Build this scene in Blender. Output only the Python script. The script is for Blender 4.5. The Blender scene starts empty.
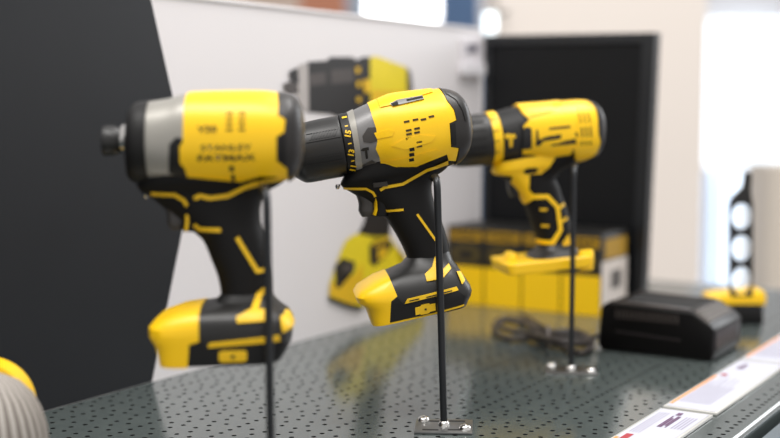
import bpy, bmesh, math, random
from mathutils import Vector, Matrix
from mathutils.bvhtree import BVHTree
random.seed(7)
scn = bpy.context.scene
COL = scn.collection

# ------------------------------------------------------------------ camera calibration
F = 1230.0
PITCH = math.atan(114 / F)
H = 0.2668                      # lens height above the shelf (shelf top is z = 0)
CAM = Vector((0, 0, H))
def ray(x, y):
    a = (x - 390) / F; b = (219 - y) / F
    return Vector((a, math.cos(PITCH) + b * math.sin(PITCH), -math.sin(PITCH) + b * math.cos(PITCH)))
def on_plane(x, y, p0, nrm):
    r = ray(x, y); t = (p0 - CAM).dot(nrm) / r.dot(nrm); return CAM + r * t
def on_shelf(x, y, z=0.0):
    return on_plane(x, y, Vector((0, 0, z)), Vector((0, 0, 1)))
def at(x, y, Y):
    return on_plane(x, y, Vector((0, Y, 0)), Vector((0, 1, 0)))
TH = math.radians(31.94)
U = Vector((math.sin(TH), math.cos(TH), 0))      # along the shelf, away from the viewer
N = Vector((math.cos(TH), -math.sin(TH), 0))     # out of the back wall, towards the aisle
Z = Vector((0, 0, 1))
def UV(u, v, z=0.0): return U * u + N * v + Z * z
VW = -0.815                                      # face of the back wall

# ------------------------------------------------------------------ materials
def lin(c):
    return tuple(((x / 255) / 12.92 if x / 255 <= 0.04045 else ((x / 255 + 0.055) / 1.055) ** 2.4) for x in c) + (1.0,)
def mat(name, rgb, rough=0.5, metal=0.0, bump=0.0, scale=300.0, var=0.08, spec=0.5, emit=None, coat=0.0):
    m = bpy.data.materials.new(name); m.use_nodes = True
    nt = m.node_tree; b = nt.nodes['Principled BSDF']
    c = lin(rgb)
    tc = nt.nodes.new('ShaderNodeTexCoord'); nz = nt.nodes.new('ShaderNodeTexNoise')
    nz.inputs['Scale'].default_value = scale; nz.inputs['Detail'].default_value = 3
    nt.links.new(tc.outputs['Object'], nz.inputs['Vector'])
    mx = nt.nodes.new('ShaderNodeMix'); mx.data_type = 'RGBA'
    mx.inputs[6].default_value = tuple(x * (1 - var) for x in c[:3]) + (1,)
    mx.inputs[7].default_value = tuple(min(1, x * (1 + var)) for x in c[:3]) + (1,)
    nt.links.new(nz.outputs['Fac'], mx.inputs[0]); nt.links.new(mx.outputs[2], b.inputs['Base Color'])
    b.inputs['Roughness'].default_value = rough; b.inputs['Metallic'].default_value = metal
    b.inputs['Specular IOR Level'].default_value = spec
    if coat: b.inputs['Coat Weight'].default_value = coat
    if bump:
        bp = nt.nodes.new('ShaderNodeBump'); bp.inputs['Strength'].default_value = bump; bp.inputs['Distance'].default_value = 0.0004
        nt.links.new(nz.outputs['Fac'], bp.inputs['Height']); nt.links.new(bp.outputs['Normal'], b.inputs['Normal'])
    if emit:
        b.inputs['Emission Color'].default_value = lin(emit[0]); b.inputs['Emission Strength'].default_value = emit[1]
    return m
M = {}
M['yellow'] = mat('yellow_plastic', (248, 198, 2), 0.38, var=0.03, bump=0.05, scale=900)
M['yellow_trim'] = mat('yellow_trim', (232, 186, 10), 0.45, var=0.03)
M['black'] = mat('black_plastic', (13, 12, 12), 0.5, spec=0.35, bump=0.15, scale=1500)
M['rubber'] = mat('black_rubber', (11, 10, 10), 0.6, spec=0.25, bump=0.35, scale=1800)
M['softblack'] = mat('soft_black_plastic', (20, 19, 18), 0.42, bump=0.1, scale=1500)
M['cap'] = mat('rear_cap_plastic', (31, 28, 27), 0.42, bump=0.1, scale=1500)
M['darkhole'] = mat('vent_black', (8, 7, 6), 0.8)
M['vent'] = mat('vent_shadow', (60, 45, 4), 0.8)
M['ink'] = mat('printed_ink', (20, 16, 6), 0.6)
M['trigger'] = mat('trigger_grey', (56, 53, 51), 0.45)
M['gear'] = mat('grey_gearbox', (118, 117, 117), 0.36, metal=0.35, bump=0.1, scale=1200)
M['gearlight'] = mat('light_gearbox', (150, 147, 140), 0.4, metal=0.3, bump=0.1, scale=1200)
M['chrome'] = mat('chrome', (205, 203, 200), 0.18, metal=1.0)
M['steel'] = mat('steel', (150, 150, 148), 0.3, metal=1.0, bump=0.05)
M['rod'] = mat('rod_paint', (30, 32, 35), 0.38, metal=0.3)
M['plate'] = mat('base_plate_metal', (118, 119, 119), 0.36, metal=0.8)
M['wall'] = mat('white_panel', (222, 218, 219), 0.5, var=0.02, scale=6)
M['dark'] = mat('charcoal_print', (25, 27, 31), 0.5, spec=0.3, var=0.10, scale=25)
M['board'] = mat('black_board', (15, 16, 18), 0.45, spec=0.2, var=0.1, scale=40)
M['boardframe'] = mat('black_board_frame', (20, 22, 25), 0.3)
M['beige'] = mat('beige_column_paint', (224, 215, 207), 0.6, var=0.01, scale=3)
M['boxblack'] = mat('box_black_print', (16, 15, 12), 0.4)
M['boxyellow'] = mat('box_yellow_print', (242, 196, 6), 0.4, var=0.03)
M['boxgold'] = mat('box_header_yellow', (172, 132, 8), 0.45)
M['boxwhite'] = mat('box_white_print', (214, 204, 196), 0.45)
M['boxbrown'] = mat('box_picture_brown', (70, 58, 22), 0.5)
M['charger'] = mat('charger_black', (8, 7, 7), 0.36, spec=0.18, bump=0.1, scale=900)
M['chargertop'] = mat('charger_top_black', (58, 52, 49), 0.3, bump=0.1, scale=900)
M['slopehighlight'] = mat('charger_slope_highlight', (96, 90, 86), 0.3)  # pale colour stands in for highlight lines along the slope
M['cable'] = mat('cable_black', (58, 52, 50), 0.45)
M['card'] = mat('card_white', (186, 187, 198), 0.8, spec=0.1, var=0.01)
M['cardedge'] = mat('card_holder_edge', (196, 195, 190), 0.3)
M['orange'] = mat('card_orange', (236, 150, 88), 0.8, spec=0.1)
M['purple'] = mat('card_purple_ink', (112, 88, 112), 0.8, spec=0.1)
M['lilac'] = mat('card_pale_ink', (158, 154, 170), 0.8, spec=0.1)
M['red'] = mat('card_red_ink', (160, 70, 76), 0.8, spec=0.1)
M['rail'] = mat('rail_grey', (100, 110, 116), 0.35, metal=0.3)
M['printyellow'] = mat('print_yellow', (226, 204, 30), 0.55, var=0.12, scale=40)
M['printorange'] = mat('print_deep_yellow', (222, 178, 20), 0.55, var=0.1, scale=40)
M['printblack'] = mat('print_black', (28, 25, 25), 0.55, var=0.25, scale=30)
M['printgrey'] = mat('print_grey', (72, 66, 64), 0.55, var=0.2, scale=30)
M['printsilver'] = mat('print_silver', (172, 166, 163), 0.55, var=0.1, scale=30)
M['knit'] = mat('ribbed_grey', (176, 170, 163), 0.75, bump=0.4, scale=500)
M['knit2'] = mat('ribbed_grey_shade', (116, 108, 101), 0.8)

def shelf_material():
    """grey painted steel with the punched hole pattern (period 23.4 mm along u, 71 mm along v)"""
    m = bpy.data.materials.new('perforated_grey_steel'); m.use_nodes = True
    nt = m.node_tree; L = nt.links; b = nt.nodes['Principled BSDF']; out = nt.nodes['Material Output']
    tc = nt.nodes.new('ShaderNodeTexCoord'); sp = nt.nodes.new('ShaderNodeSeparateXYZ'); L.new(tc.outputs['Object'], sp.inputs[0])
    def mt(op, a, bb=None, c=None):
        n = nt.nodes.new('ShaderNodeMath'); n.operation = op
        for i, v in enumerate((a, bb, c)):
            if v is None: continue
            if isinstance(v, (int, float)): n.inputs[i].default_value = v
            else: L.new(v, n.inputs[i])
        return n.outputs[0]
    uu = sp.outputs[0]; vv = sp.outputs[1]
    PU, PV = 0.02336, 0.0709
    vm = mt('FLOORED_MODULO', mt('ADD', vv, 0.4252 + 10 * PV + 0.004), PV)          # dense row sits at vm = 0.004
    # slight skew of the pattern seen on the sheet
    us = mt('ADD', uu, mt('MULTIPLY', mt('ADD', vv, 0.4252), 0.06))
    rows = [(0.0, 0.0, PU / 2), (0.0142, 0.0, PU), (0.0237, 0.5, PU), (0.0282, 0.0, PU), (0.0424, 0.0, PU), (0.0471, 0.5, PU), (0.0566, 0.0, PU)]
    R2 = 0.00215 ** 2
    tot = None
    for v0, ph, per in rows:
        du = mt('SUBTRACT', mt('FLOORED_MODULO', mt('ADD', us, 10 * PU - 0.9131 + per / 2 - ph * PU + 40 * PU), per), per / 2)
        dv = mt('SUBTRACT', vm, v0 + 0.004)
        d2 = mt('ADD', mt('MULTIPLY', du, du), mt('MULTIPLY', dv, dv))
        h = mt('LESS_THAN', d2, R2)
        tot = h if tot is None else mt('MAXIMUM', tot, h)
    inside = mt('LESS_THAN', vv, -0.318)
    tot = mt('MULTIPLY', tot, inside)
    # two front rows by the lip
    for v0, per in ((-0.2975, PU), (-0.2885, PU / 2)):
        du = mt('SUBTRACT', mt('FLOORED_MODULO', mt('ADD', uu, 10 * PU), per), per / 2)
        dv = mt('SUBTRACT', vv, v0)
        d2 = mt('ADD', mt('MULTIPLY', du, du), mt('MULTIPLY', dv, dv))
        tot = mt('MAXIMUM', tot, mt('LESS_THAN', d2, R2))
    nz = nt.nodes.new('ShaderNodeTexNoise'); nz.inputs['Scale'].default_value = 60; nz.inputs['Detail'].default_value = 4
    L.new(tc.outputs['Object'], nz.inputs['Vector'])
    mx = nt.nodes.new('ShaderNodeMix'); mx.data_type = 'RGBA'
    mx.inputs[6].default_value = lin((62, 69, 68)); mx.inputs[7].default_value = lin((82, 89, 87)); L.new(nz.outputs['Fac'], mx.inputs[0])
    L.new(mx.outputs[2], b.inputs['Base Color'])
    b.inputs['Roughness'].default_value = 0.14; b.inputs['IOR'].default_value = 1.95; b.inputs['Metallic'].default_value = 0.0
    nz2 = nt.nodes.new('ShaderNodeTexNoise'); nz2.inputs['Scale'].default_value = 1500; L.new(tc.outputs['Object'], nz2.inputs['Vector'])
    bp = nt.nodes.new('ShaderNodeBump'); bp.inputs['Strength'].default_value = 0.06; bp.inputs['Distance'].default_value = 0.0002
    L.new(nz2.outputs['Fac'], bp.inputs['Height']); L.new(bp.outputs['Normal'], b.inputs['Normal'])
    dk = nt.nodes.new('ShaderNodeBsdfDiffuse'); dk.inputs['Color'].default_value = (0.006, 0.006, 0.006, 1)
    ms = nt.nodes.new('ShaderNodeMixShader'); L.new(tot, ms.inputs[0]); L.new(b.outputs[0], ms.inputs[1]); L.new(dk.outputs[0], ms.inputs[2])
    L.new(ms.outputs[0], out.inputs['Surface'])
    return m
M['shelf'] = shelf_material()

# ------------------------------------------------------------------ object helpers
def link_mesh(name, me, m, parent=None, label=None, smooth=True, angle=35):
    o = bpy.data.objects.new(name, me); COL.objects.link(o)
    ids = [p.material_index for p in me.polygons]; me.materials.clear()
    for k in (m if isinstance(m, (list, tuple)) else [m]): me.materials.append(k)
    multi = isinstance(m, (list, tuple))
    me.polygons.foreach_set('material_index', [i if multi else 0 for i in ids])
    if smooth and len(me.polygons):
        me.polygons.foreach_set('use_smooth', [True] * len(me.polygons))
        me.set_sharp_from_angle(angle=math.radians(angle))
    if parent: o.parent = parent
    if label: o['label'] = label
    return o
def link_bm(name, bm, m, parent=None, label=None, smooth=True, angle=35, recalc=True):
    if recalc: bmesh.ops.recalc_face_normals(bm, faces=bm.faces)
    me = bpy.data.meshes.new(name); bm.to_mesh(me); bm.free()
    return link_mesh(name, me, m, parent, label, smooth, angle)
def empty(name, loc, rz=0.0):
    o = bpy.data.objects.new(name, None); COL.objects.link(o); o.location = loc; o.rotation_euler = (0, 0, rz); o.empty_display_size = 0.03
    return o
def tag(o, label, cat, group=None):
    o['label'] = label; o['category'] = cat
    if group: o['group'] = group
    return o
def struct(o, label=None):
    o['kind'] = 'structure'
    if label: o['label'] = label
    return o
def bm_hexa(bm, c8, mi=0):
    """box from 8 corners: 4 bottom (loop) + 4 top (loop)"""
    v = [bm.verts.new(c) for c in c8]
    for f in ((0, 3, 2, 1), (4, 5, 6, 7), (0, 1, 5, 4), (1, 2, 6, 5), (2, 3, 7, 6), (3, 0, 4, 7)):
        bm.faces.new([v[i] for i in f]).material_index = mi
    return v
def bm_uvbox(bm, u0, u1, v0, v1, z0, z1, local=None, mi=0):
    pts = [UV(a, b, c) for c in (z0, z1) for a, b in ((u0, v0), (u1, v0), (u1, v1), (u0, v1))]
    if local is not None: pts = [p - local for p in pts]
    return bm_hexa(bm, pts, mi)
def bevel(bm, w, seg=2):
    bmesh.ops.recalc_face_normals(bm, faces=bm.faces)
    bmesh.ops.bevel(bm, geom=list(bm.edges), offset=w, segments=seg, affect='EDGES', profile=0.5)
def bm_prism(bm, poly3, ext, mi=0):
    a = [bm.verts.new(p) for p in poly3]; b = [bm.verts.new(Vector(p) + ext) for p in poly3]
    n = len(a)
    fs = [bm.faces.new(a), bm.faces.new(list(reversed(b)))]
    for i in range(n): fs.append(bm.faces.new((a[i], b[i], b[(i + 1) % n], a[(i + 1) % n])))
    for f in fs: f.material_index = mi
    return fs
def smooth_path(pts, sub=8, closed=False):
    pts = [Vector(p) for p in pts]; n = len(pts); out = []
    rng = n if closed else n - 1
    for i in range(rng):
        p0 = pts[(i - 1) % n] if (closed or i > 0) else pts[i]
        p1 = pts[i]; p2 = pts[(i + 1) % n]
        p3 = pts[(i + 2) % n] if (closed or i + 2 < n) else p2
        for k in range(sub):
            t = k / sub
            out.append(0.5 * ((2 * p1) + (p2 - p0) * t + (2 * p0 - 5 * p1 + 4 * p2 - p3) * t * t + (3 * p1 - p0 - 3 * p2 + p3) * t ** 3))
    if not closed: out.append(pts[-1])
    return out
def bm_tube(bm, path, r, seg=12):
    rings = []; n = len(path); prev = None
    for i, p in enumerate(path):
        d = (path[min(i + 1, n - 1)] - path[max(i - 1, 0)]).normalized()
        if prev is None:
            a = d.cross(Vector((0.3, 0.9, 0.31))).normalized()
        else:
            a = (prev - d * prev.dot(d)).normalized()
        prev = a; b = d.cross(a)
        rings.append([bm.verts.new(p + (a * math.cos(t) + b * math.sin(t)) * r) for t in [2 * math.pi * k / seg for k in range(seg)]])
    for i in range(n - 1):
        for k in range(seg):
            bm.faces.new((rings[i][k], rings[i][(k + 1) % seg], rings[i + 1][(k + 1) % seg], rings[i + 1][k]))
    bm.faces.new(rings[0]); bm.faces.new(rings[-1])
def bm_dome(bm, c, r, h, seg=16, rings=5):
    top = bm.verts.new(c + Z * h); prev = None
    for j in range(1, rings + 1):
        t = math.pi / 2 * j / rings
        ring = [bm.verts.new(c + Vector((r * math.sin(t) * math.cos(2 * math.pi * k / seg), r * math.sin(t) * math.sin(2 * math.pi * k / seg), h * math.cos(t)))) for k in range(seg)]
        for k in range(seg):
            if prev is None: bm.faces.new((top, ring[k], ring[(k + 1) % seg]))
            else: bm.faces.new((prev[k], ring[k], ring[(k + 1) % seg], prev[(k + 1) % seg]))
        prev = ring
    bm.faces.new(prev)

# ------------------------------------------------------------------ boolean workshop
def bool_mesh(me_a, me_b, op='INTERSECT'):
    oa = bpy.data.objects.new('work_a', me_a); ob = bpy.data.objects.new('work_b', me_b)
    COL.objects.link(oa); COL.objects.link(ob)
    md = oa.modifiers.new('b', 'BOOLEAN'); md.operation = op; md.solver = 'EXACT'; md.object = ob
    dg = bpy.context.evaluated_depsgraph_get(); dg.update()
    res = bpy.data.meshes.new_from_object(oa.evaluated_get(dg))
    bpy.data.objects.remove(oa); bpy.data.objects.remove(ob)
    return res

class Solid:
    """a closed lofted skin; can be inflated and cut"""
    def __init__(self, bm):
        bmesh.ops.recalc_face_normals(bm, faces=bm.faces)
        bm.normal_update()
        self.bm = bm; self.cache = {}
    def mesh(self, eps=0.0):
        if eps not in self.cache:
            b = self.bm.copy(); b.normal_update()
            off = [(v, v.normal.copy()) for v in b.verts]
            for v, n in off: v.co += n * eps
            me = bpy.data.meshes.new('solid'); b.to_mesh(me); b.free(); self.cache[eps] = me
        return self.cache[eps]
    def bvh(self, eps=0.0):
        me = self.mesh(eps)
        return BVHTree.FromPolygons([v.co.copy() for v in me.vertices], [list(p.vertices) for p in me.polygons])

class Tool:
    def __init__(self, name, mid, psi):
        self.mid = Vector(mid); self.psi = psi
        self.ax = Vector((math.cos(psi), math.sin(psi), 0)); self.ay = Vector((-math.sin(psi), math.cos(psi), 0))
        self.root = empty(name, (self.mid.x, self.mid.y, 0), psi)
        self.zmin = 0
    def P(self, x, y, off=0.0):
        w = on_plane(x, y, self.mid + self.ay * off, self.ay) - Vector((self.mid.x, self.mid.y, 0))
        return Vector((w.dot(self.ax), off, w.z))
    def loft(self, st, sub=5, seg=44, smooth=True):
        st = [s if len(s) >= 4 else (s[0], s[1], s[2], 2.0) for s in st]
        rows = []
        for s in st:
            a = self.P(*s[0]); b = self.P(*s[1]); rows.append((a, b, s[2], s[3], s[4] if len(s) > 4 else 0.0))
        full = []
        n = len(rows)
        def cr(p0, p1, p2, p3, t): return 0.5 * ((2 * p1) + (p2 - p0) * t + (2 * p0 - 5 * p1 + 4 * p2 - p3) * t * t + (3 * p1 - p0 - 3 * p2 + p3) * t ** 3)
        for i in range(n - 1):
            r0, r1, r2, r3 = rows[max(i - 1, 0)], rows[i], rows[i + 1], rows[min(i + 2, n - 1)]
            for k in range(sub if smooth else 1):
                t = k / sub if smooth else 0.0
                full.append(tuple(cr(r0[j], r1[j], r2[j], r3[j], t) for j in range(5)))
        full.append(rows[-1])
        bm = bmesh.new(); prev = None
        for a, b, hd, ex, oy in full:
            c = (a + b) / 2; h = (b - a) / 2; ring = []
            ex = max(ex, 1.2); hd = max(hd, 0.0008)
            for k in range(seg):
                t = 2 * math.pi * k / seg; ct, sn = math.cos(t), math.sin(t)
                p = c + h * math.copysign(abs(ct) ** (2 / ex), ct) + Vector((0, 1, 0)) * (hd * math.copysign(abs(sn) ** (2 / ex), sn) + oy)
                ring.append(bm.verts.new(p))
            if prev:
                for k in range(seg): bm.faces.new((prev[k], prev[(k + 1) % seg], ring[(k + 1) % seg], ring[k]))
            else: bm.faces.new(ring)
            prev = ring
        bm.faces.new(prev)
        return Solid(bm)
    def prism(self, poly, off=0.0, y0=-0.12, y1=0.12):
        pts = [self.P(x, y, off) for x, y in poly]
        bm = bmesh.new(); bm_prism(bm, [Vector((p.x, y0, p.z)) for p in pts], Vector((0, y1 - y0, 0)))
        bmesh.ops.recalc_face_normals(bm, faces=bm.faces)
        me = bpy.data.meshes.new('prism'); bm.to_mesh(me); bm.free(); return me
    def cut(self, solid, poly, eps, off=0.0, near=False):
        return bool_mesh(solid.mesh(eps), self.prism(poly, off, -0.12, 0.0 if near else 0.12))
    def part(self, name, me, m, parent=None, label=None, angle=35):
        if not isinstance(me, bpy.types.Mesh): me = me.mesh(0.0).copy()
        return link_mesh(name, me, m, parent or self.root, label, True, angle)
    def shell(self, name, solid, poly, eps, m, off=-0.024, parent=None, label=None):
        return self.part(name, self.cut(solid, poly, eps, off, False), m, parent, label)
    def decal(self, name, solid, polys, eps, m, off, parent=None, label=None):
        """raised trim conforming to the near side of a skin; several polygons become one part"""
        bm = bmesh.new()
        for p in polys:
            me = self.cut(solid, p, eps, off, True); bm.from_mesh(me)
        me = bpy.data.meshes.new(name); bm.to_mesh(me); bm.free()
        return self.part(name, me, m, parent, label)
    def text(self, name, solid, s, center, direction, height, m, off, eps=0.0006, parent=None, bold=0.0, stretch=1.0):
        cu = bpy.data.curves.new('t', 'FONT'); cu.body = s; cu.size = 1.0; cu.align_x = 'CENTER'; cu.align_y = 'CENTER'; cu.offset = bold; cu.resolution_u = 2
        o = bpy.data.objects.new('t', cu); COL.objects.link(o)
        dg = bpy.context.evaluated_depsgraph_get(); dg.update()
        me = bpy.data.meshes.new_from_object(o.evaluated_get(dg)); bpy.data.objects.remove(o)
        d = Vector(direction).normalized(); up = Vector((d.y, -d.x)); k = height / 0.7
        bvh = solid.bvh(eps)
        for v in me.vertices:
            px = center[0] + d.x * v.co.x * k * stretch + up.x * v.co.y * k
            py = center[1] + d.y * v.co.x * k * stretch + up.y * v.co.y * k
            p = self.P(px, py, off)
            hit = bvh.ray_cast(Vector((p.x, -0.3, p.z)), Vector((0, 1, 0)))
            y = hit[0].y if hit[0] is not None else off
            v.co = Vector((p.x, y - 0.0003, p.z))
        return link_mesh(name, me, m, parent or self.root, None, False)
    def lift_root(self):
        """move the empty to the foot of the tool, keeping everything in place"""
        zs = [v.co.z for c in self.root.children for v in c.data.vertices]
        z0 = min(zs)
        self.root.location.z = z0
        def shift(o, first):
            o.data.transform(Matrix.Translation((0, 0, -z0)))
            for c in o.children: shift(c, False)
        for c in self.root.children: shift(c, True)
def stroke(pts, w):
    """polyline in pixels -> outline polygon of width w"""
    pts = [Vector(p) for p in pts]; L = []; R = []
    for i, p in enumerate(pts):
        d0 = (pts[i] - pts[i - 1]).normalized() if i > 0 else None
        d1 = (pts[i + 1] - pts[i]).normalized() if i + 1 < len(pts) else None
        d0 = d0 or d1; d1 = d1 or d0
        n0 = Vector((-d0.y, d0.x)); n1 = Vector((-d1.y, d1.x)); nn = (n0 + n1).normalized()
        k = w / 2 / max(0.5, nn.dot(n0))
        L.append(p + nn * k); R.append(p - nn * k)
    return [tuple(p) for p in L + R[::-1]]
def rect(cx, cy, w, h, ang=0.0):
    c, s = math.cos(ang), math.sin(ang)
    return [(cx + a * c - b * s, cy + a * s + b * c) for a, b in ((-w / 2, -h / 2), (w / 2, -h / 2), (w / 2, h / 2), (-w / 2, h / 2))]

# ================================================================== SETTING
def build_setting():
    org = Vector((0, 0, 0))
    # --- perforated shelf: own frame with x = u, y = v
    bm = bmesh.new()
    u0, u1 = -0.25, 1.80
    prof = [(-0.835, -0.03), (-0.835, 0.0), (-0.2825, 0.0), (-0.2795, -0.0008), (-0.2775, -0.0030), (-0.2768, -0.006), (-0.2768, -0.03)]
    bm_prism(bm, [Vector((u0, v, z)) for v, z in prof], Vector((u1 - u0, 0, 0)))
    shelf = empty('display_shelf', (0, 0, 0))
    o = link_bm('perforated_deck', bm, M['shelf'], shelf, None, True, 50)
    o.matrix_world = Matrix(((U.x, N.x, 0, 0), (U.y, N.y, 0, 0), (0, 0, 1, 0), (0, 0, 0, 1)))
    tag(shelf, 'grey perforated metal shelf carrying the tools on stands', 'shelf')
    # --- front price rail below the lip
    bm = bmesh.new()
    prof = [(-0.2700, -0.050), (-0.2700, -0.012), (-0.2680, -0.0095), (-0.2500, -0.0095), (-0.2100, -0.022), (-0.2080, -0.050)]
    bm_prism(bm, [UV(u0, v, z) for v, z in prof], U * (u1 - u0))
    prof = [(-0.2768, -0.050), (-0.2768, -0.0295), (-0.2700, -0.0295), (-0.2700, -0.050)]
    bm_prism(bm, [UV(u0, v, z) for v, z in prof], U * (u1 - u0))
    link_bm('front_rail', bm, M['rail'], shelf, None, True, 30)
    # --- back wall panel with the charcoal chevron print
    zt = 0.370
    bm = bmesh.new(); uend = 1.548
    bm_uvbox(bm, -0.25, uend, VW - 0.018, VW, -0.002, zt)
    def W(x, y, d=0.0006): return on_plane(x, y, N * (VW + d), N)
    a = W(151, 0); mid = W(192, 182); b = W(152, 382)
    b2 = mid + (b - mid) * ((mid.z - 0.0005) / (mid.z - b.z)); a2 = mid + (a - mid) * ((zt - mid.z) / (a.z - mid.z))
    far = UV(-0.25, VW + 0.0006)
    vs = [bm.verts.new(p) for p in (Vector((far.x, far.y, 0.0005)), b2, mid, a2, Vector((far.x, far.y, zt)))]
    f = bm.faces.new(vs); f.material_index = 1
    struct(link_bm('wall_back', bm, [M['wall'], M['dark']], None, None, False, recalc=False), 'white back panel of the shelf with a charcoal arrow shape on the left')
    # top cap trim of the panel
    bm = bmesh.new(); bm_uvbox(bm, -0.25, uend, VW - 0.020, VW + 0.002, zt, zt + 0.004); bevel(bm, 0.001)
    struct(link_bm('trim_1', bm, M['wall']))
    # --- beige column behind the board
    Y = 2.7
    bm = bmesh.new()
    def bgbox(bm, x0, x1, y0, y1, Y, depth, mi=0):
        p = [at(x0, y1, Y), at(x1, y1, Y), at(x1, y0, Y), at(x0, y0, Y)]
        xa, xb, za, zb = p[0].x, p[1].x, p[0].z, p[2].z
        bm_hexa(bm, [Vector((x, y, z)) for z in (za, zb) for x, y in ((xa, Y), (xb, Y), (xb, Y + depth), (xa, Y + depth))], mi)
    p0 = at(497, 100, Y); p1 = at(705, 100, Y)
    bm_hexa(bm, [Vector((x, y, z)) for z in (-0.95, 2.2) for x, y in ((p0.x, Y), (p1.x, Y), (p1.x, Y + 0.35), (p0.x, Y + 0.35))])
    struct(link_bm('wall_column', bm, M['beige'], None, None, False), 'off-white column behind the black board')
    # --- floor and far walls of the shop
    bm = bmesh.new()
    v = [bm.verts.new(p) for p in ((-7, -3, -0.95), (7, -3, -0.95), (7, 9, -0.95), (-7, 9, -0.95))]; bm.faces.new(v)
    struct(link_bm('floor', bm, mat('floor_grey', (150, 146, 142), 0.4, var=0.1, scale=4), None, None, False))
    bm = bmesh.new(); bm_hexa(bm, [Vector((x, y, z)) for z in (-0.95, 2.6) for x, y in ((-7, 7.0), (7, 7.0), (7, 7.15), (-7, 7.15))])
    struct(link_bm('wall_far', bm, mat('far_wall_paint', (205, 203, 204), 0.7, var=0.05, scale=1.5), None, None, False))
    return bgbox
bgbox = build_setting()

# ================================================================== TOOLS
def middle_drill():
    T = Tool('cordless_drill', at(410, 200, 1.043), math.radians(5))
    D = T.P
    head = T.loft([((346.5, 114), (357.5, 174.5), 0.0245), ((368, 103.5), (381, 172), 0.0275, 2.2), ((388, 96), (398, 174.5), 0.031, 2.3),
                   ((412, 92.5), (424, 172), 0.0315, 2.3), ((434, 90), (447, 167), 0.0315, 2.3), ((441, 90), (456.5, 162), 0.031, 2.3),
                   ((452, 92.5), (462, 156.5), 0.029, 2.5), ((460, 99), (466.5, 147), 0.0255, 2.8), ((465.5, 111), (468.5, 134), 0.018, 3)])
    body = T.loft([((360, 150), (452, 138), 0.024, 2.4), ((343, 178), (452, 158), 0.023, 2.6), ((341.5, 186), (446, 168), 0.020, 2.6), ((352, 193), (434, 178), 0.0175, 2.4),
                   ((372, 205), (431.5, 189), 0.0168, 2.3), ((385, 217.5), (434.5, 203), 0.0170, 2.2), ((391, 226), (439, 214), 0.0172, 2.2), ((398, 238), (444.5, 230), 0.0175, 2.2),
                   ((404, 250), (448, 243), 0.0178, 2.2), ((408, 262), (449.5, 255), 0.0182, 2.3), ((408, 272), (450, 264), 0.0182, 2.3)])
    foot = T.loft([((407, 257), (449, 250), 0.0175, 2.4), ((401, 264), (452, 259), 0.020, 2.8), ((388, 271), (456.5, 265), 0.027, 3.6), ((373, 278), (460.5, 271.5), 0.032, 4.5),
                   ((357.5, 288.5), (467, 281), 0.0355, 5), ((355, 293.5), (468.5, 286), 0.0365, 5.5), ((357, 298.5), (467.5, 291.5), 0.0365, 5.5), ((364.5, 303), (465.5, 295), 0.036, 5.5),
                   ((369, 315), (463.5, 299), 0.0355, 6), ((370.5, 320), (462, 301), 0.0352, 6)], smooth=False)
    T.part('housing', Solid(head.bm.copy()).mesh(-0.0004).copy(), M['black'])
    T.part('grip', body, M['rubber'])
    # chuck sleeve and jaws
    ch = T.loft([((289, 131), (295, 177), 0.0195), ((296, 125), (304, 182), 0.0235), ((301.5, 123), (311, 182.5), 0.0245), ((318, 119), (327.5, 179.5), 0.0250),
                 ((334, 116.3), (344, 176.5), 0.0250), ((338, 116.5), (347.5, 175.5), 0.0245)], sub=4)
    chuck = T.part('chuck', ch, M['softblack'])
    jaw = T.loft([((276, 149), (278.5, 166), 0.006), ((284, 143), (288, 170), 0.010), ((291, 140), (296, 170), 0.012)], sub=2); T.part('chuck_jaw', jaw, M['chrome'])
    # knurled patches on the sleeve; paler colour paints the light on raised lines
    dx, dy = 0.984, -0.178
    strokes = []
    for k in range(9):
        bx = 310 + k * 3.0; by = 137.5 - k * 0.5
        strokes.append(stroke([(bx, by + 2.5), (bx + 4, by - 6)], 1.0))
    strokes += [stroke([(306, 142.5), (341, 136.2)], 0.8), stroke([(306, 134), (338, 128.2)], 0.8)]
    strokes += [stroke([(307, 160), (342, 153.8)], 0.8), stroke([(307.5, 166), (343, 159.8)], 0.8)]
    T.decal('knurl', ch, strokes, 0.0007, M['cap'], -0.024, chuck)
    # torque collar
    col = T.loft([((338, 114.3), (348.5, 175.8), 0.0255), ((339.5, 113.8), (350, 175.8), 0.0259), ((346, 112.6), (356.5, 174.8), 0.0259), ((347.5, 113), (358, 174.3), 0.0255)], sub=2)
    collar = T.part('torque_collar', col, M['black'])
    up = (0.17, -0.985)
    for s, c in (('15', (348.2, 134)), ('13', (351.4, 153)), ('11', (353.8, 168.6))):
        T.text('collar_number', col, s, c, up, 5.6, M['yellow_trim'], -0.025, parent=collar, bold=0.04)
    T.decal('collar_mark', col, [rect(349.6, 143.5, 3.5, 1.2, -0.18), rect(352.8, 161, 3.5, 1.2, -0.18), rect(346.5, 126, 3, 1.2, -0.18), rect(345, 117.3, 5, 1.6, -0.18)], 0.0004, M['yellow_trim'], -0.024, collar)
    # grey gearbox collar
    gpoly = [(347.6, 108), (366, 98), (372, 104), (374, 117), (377, 130), (378, 142), (376.5, 149), (380.5, 158), (383.5, 177), (357, 180)]
    gear = T.shell('gearbox', head, gpoly, 0.0004, M['gear'])
    T.shell('gearbox_ring', head, [(347.2, 106), (353.5, 105), (365, 182), (358, 183)], 0.0014, M['gearlight'], -0.024, gear)
    T.decal('gearbox_recess', head, [[(362, 136), (367.5, 127.5), (376, 127), (377, 141), (370, 143), (363, 142)], [(359, 168), (372, 160), (381, 166), (383, 174), (359, 176)]], 0.0009, M['trigger'], -0.022, gear)
    T.decal('hammer_icon', head, [[(360.5, 150.5), (362.5, 148.2), (368.3, 147), (368.8, 150), (363, 151.4)], [(364.6, 150.5), (367, 150), (368.3, 158.6), (366, 159.2)]], 0.0011, M['ink'], -0.024, gear)
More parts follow.
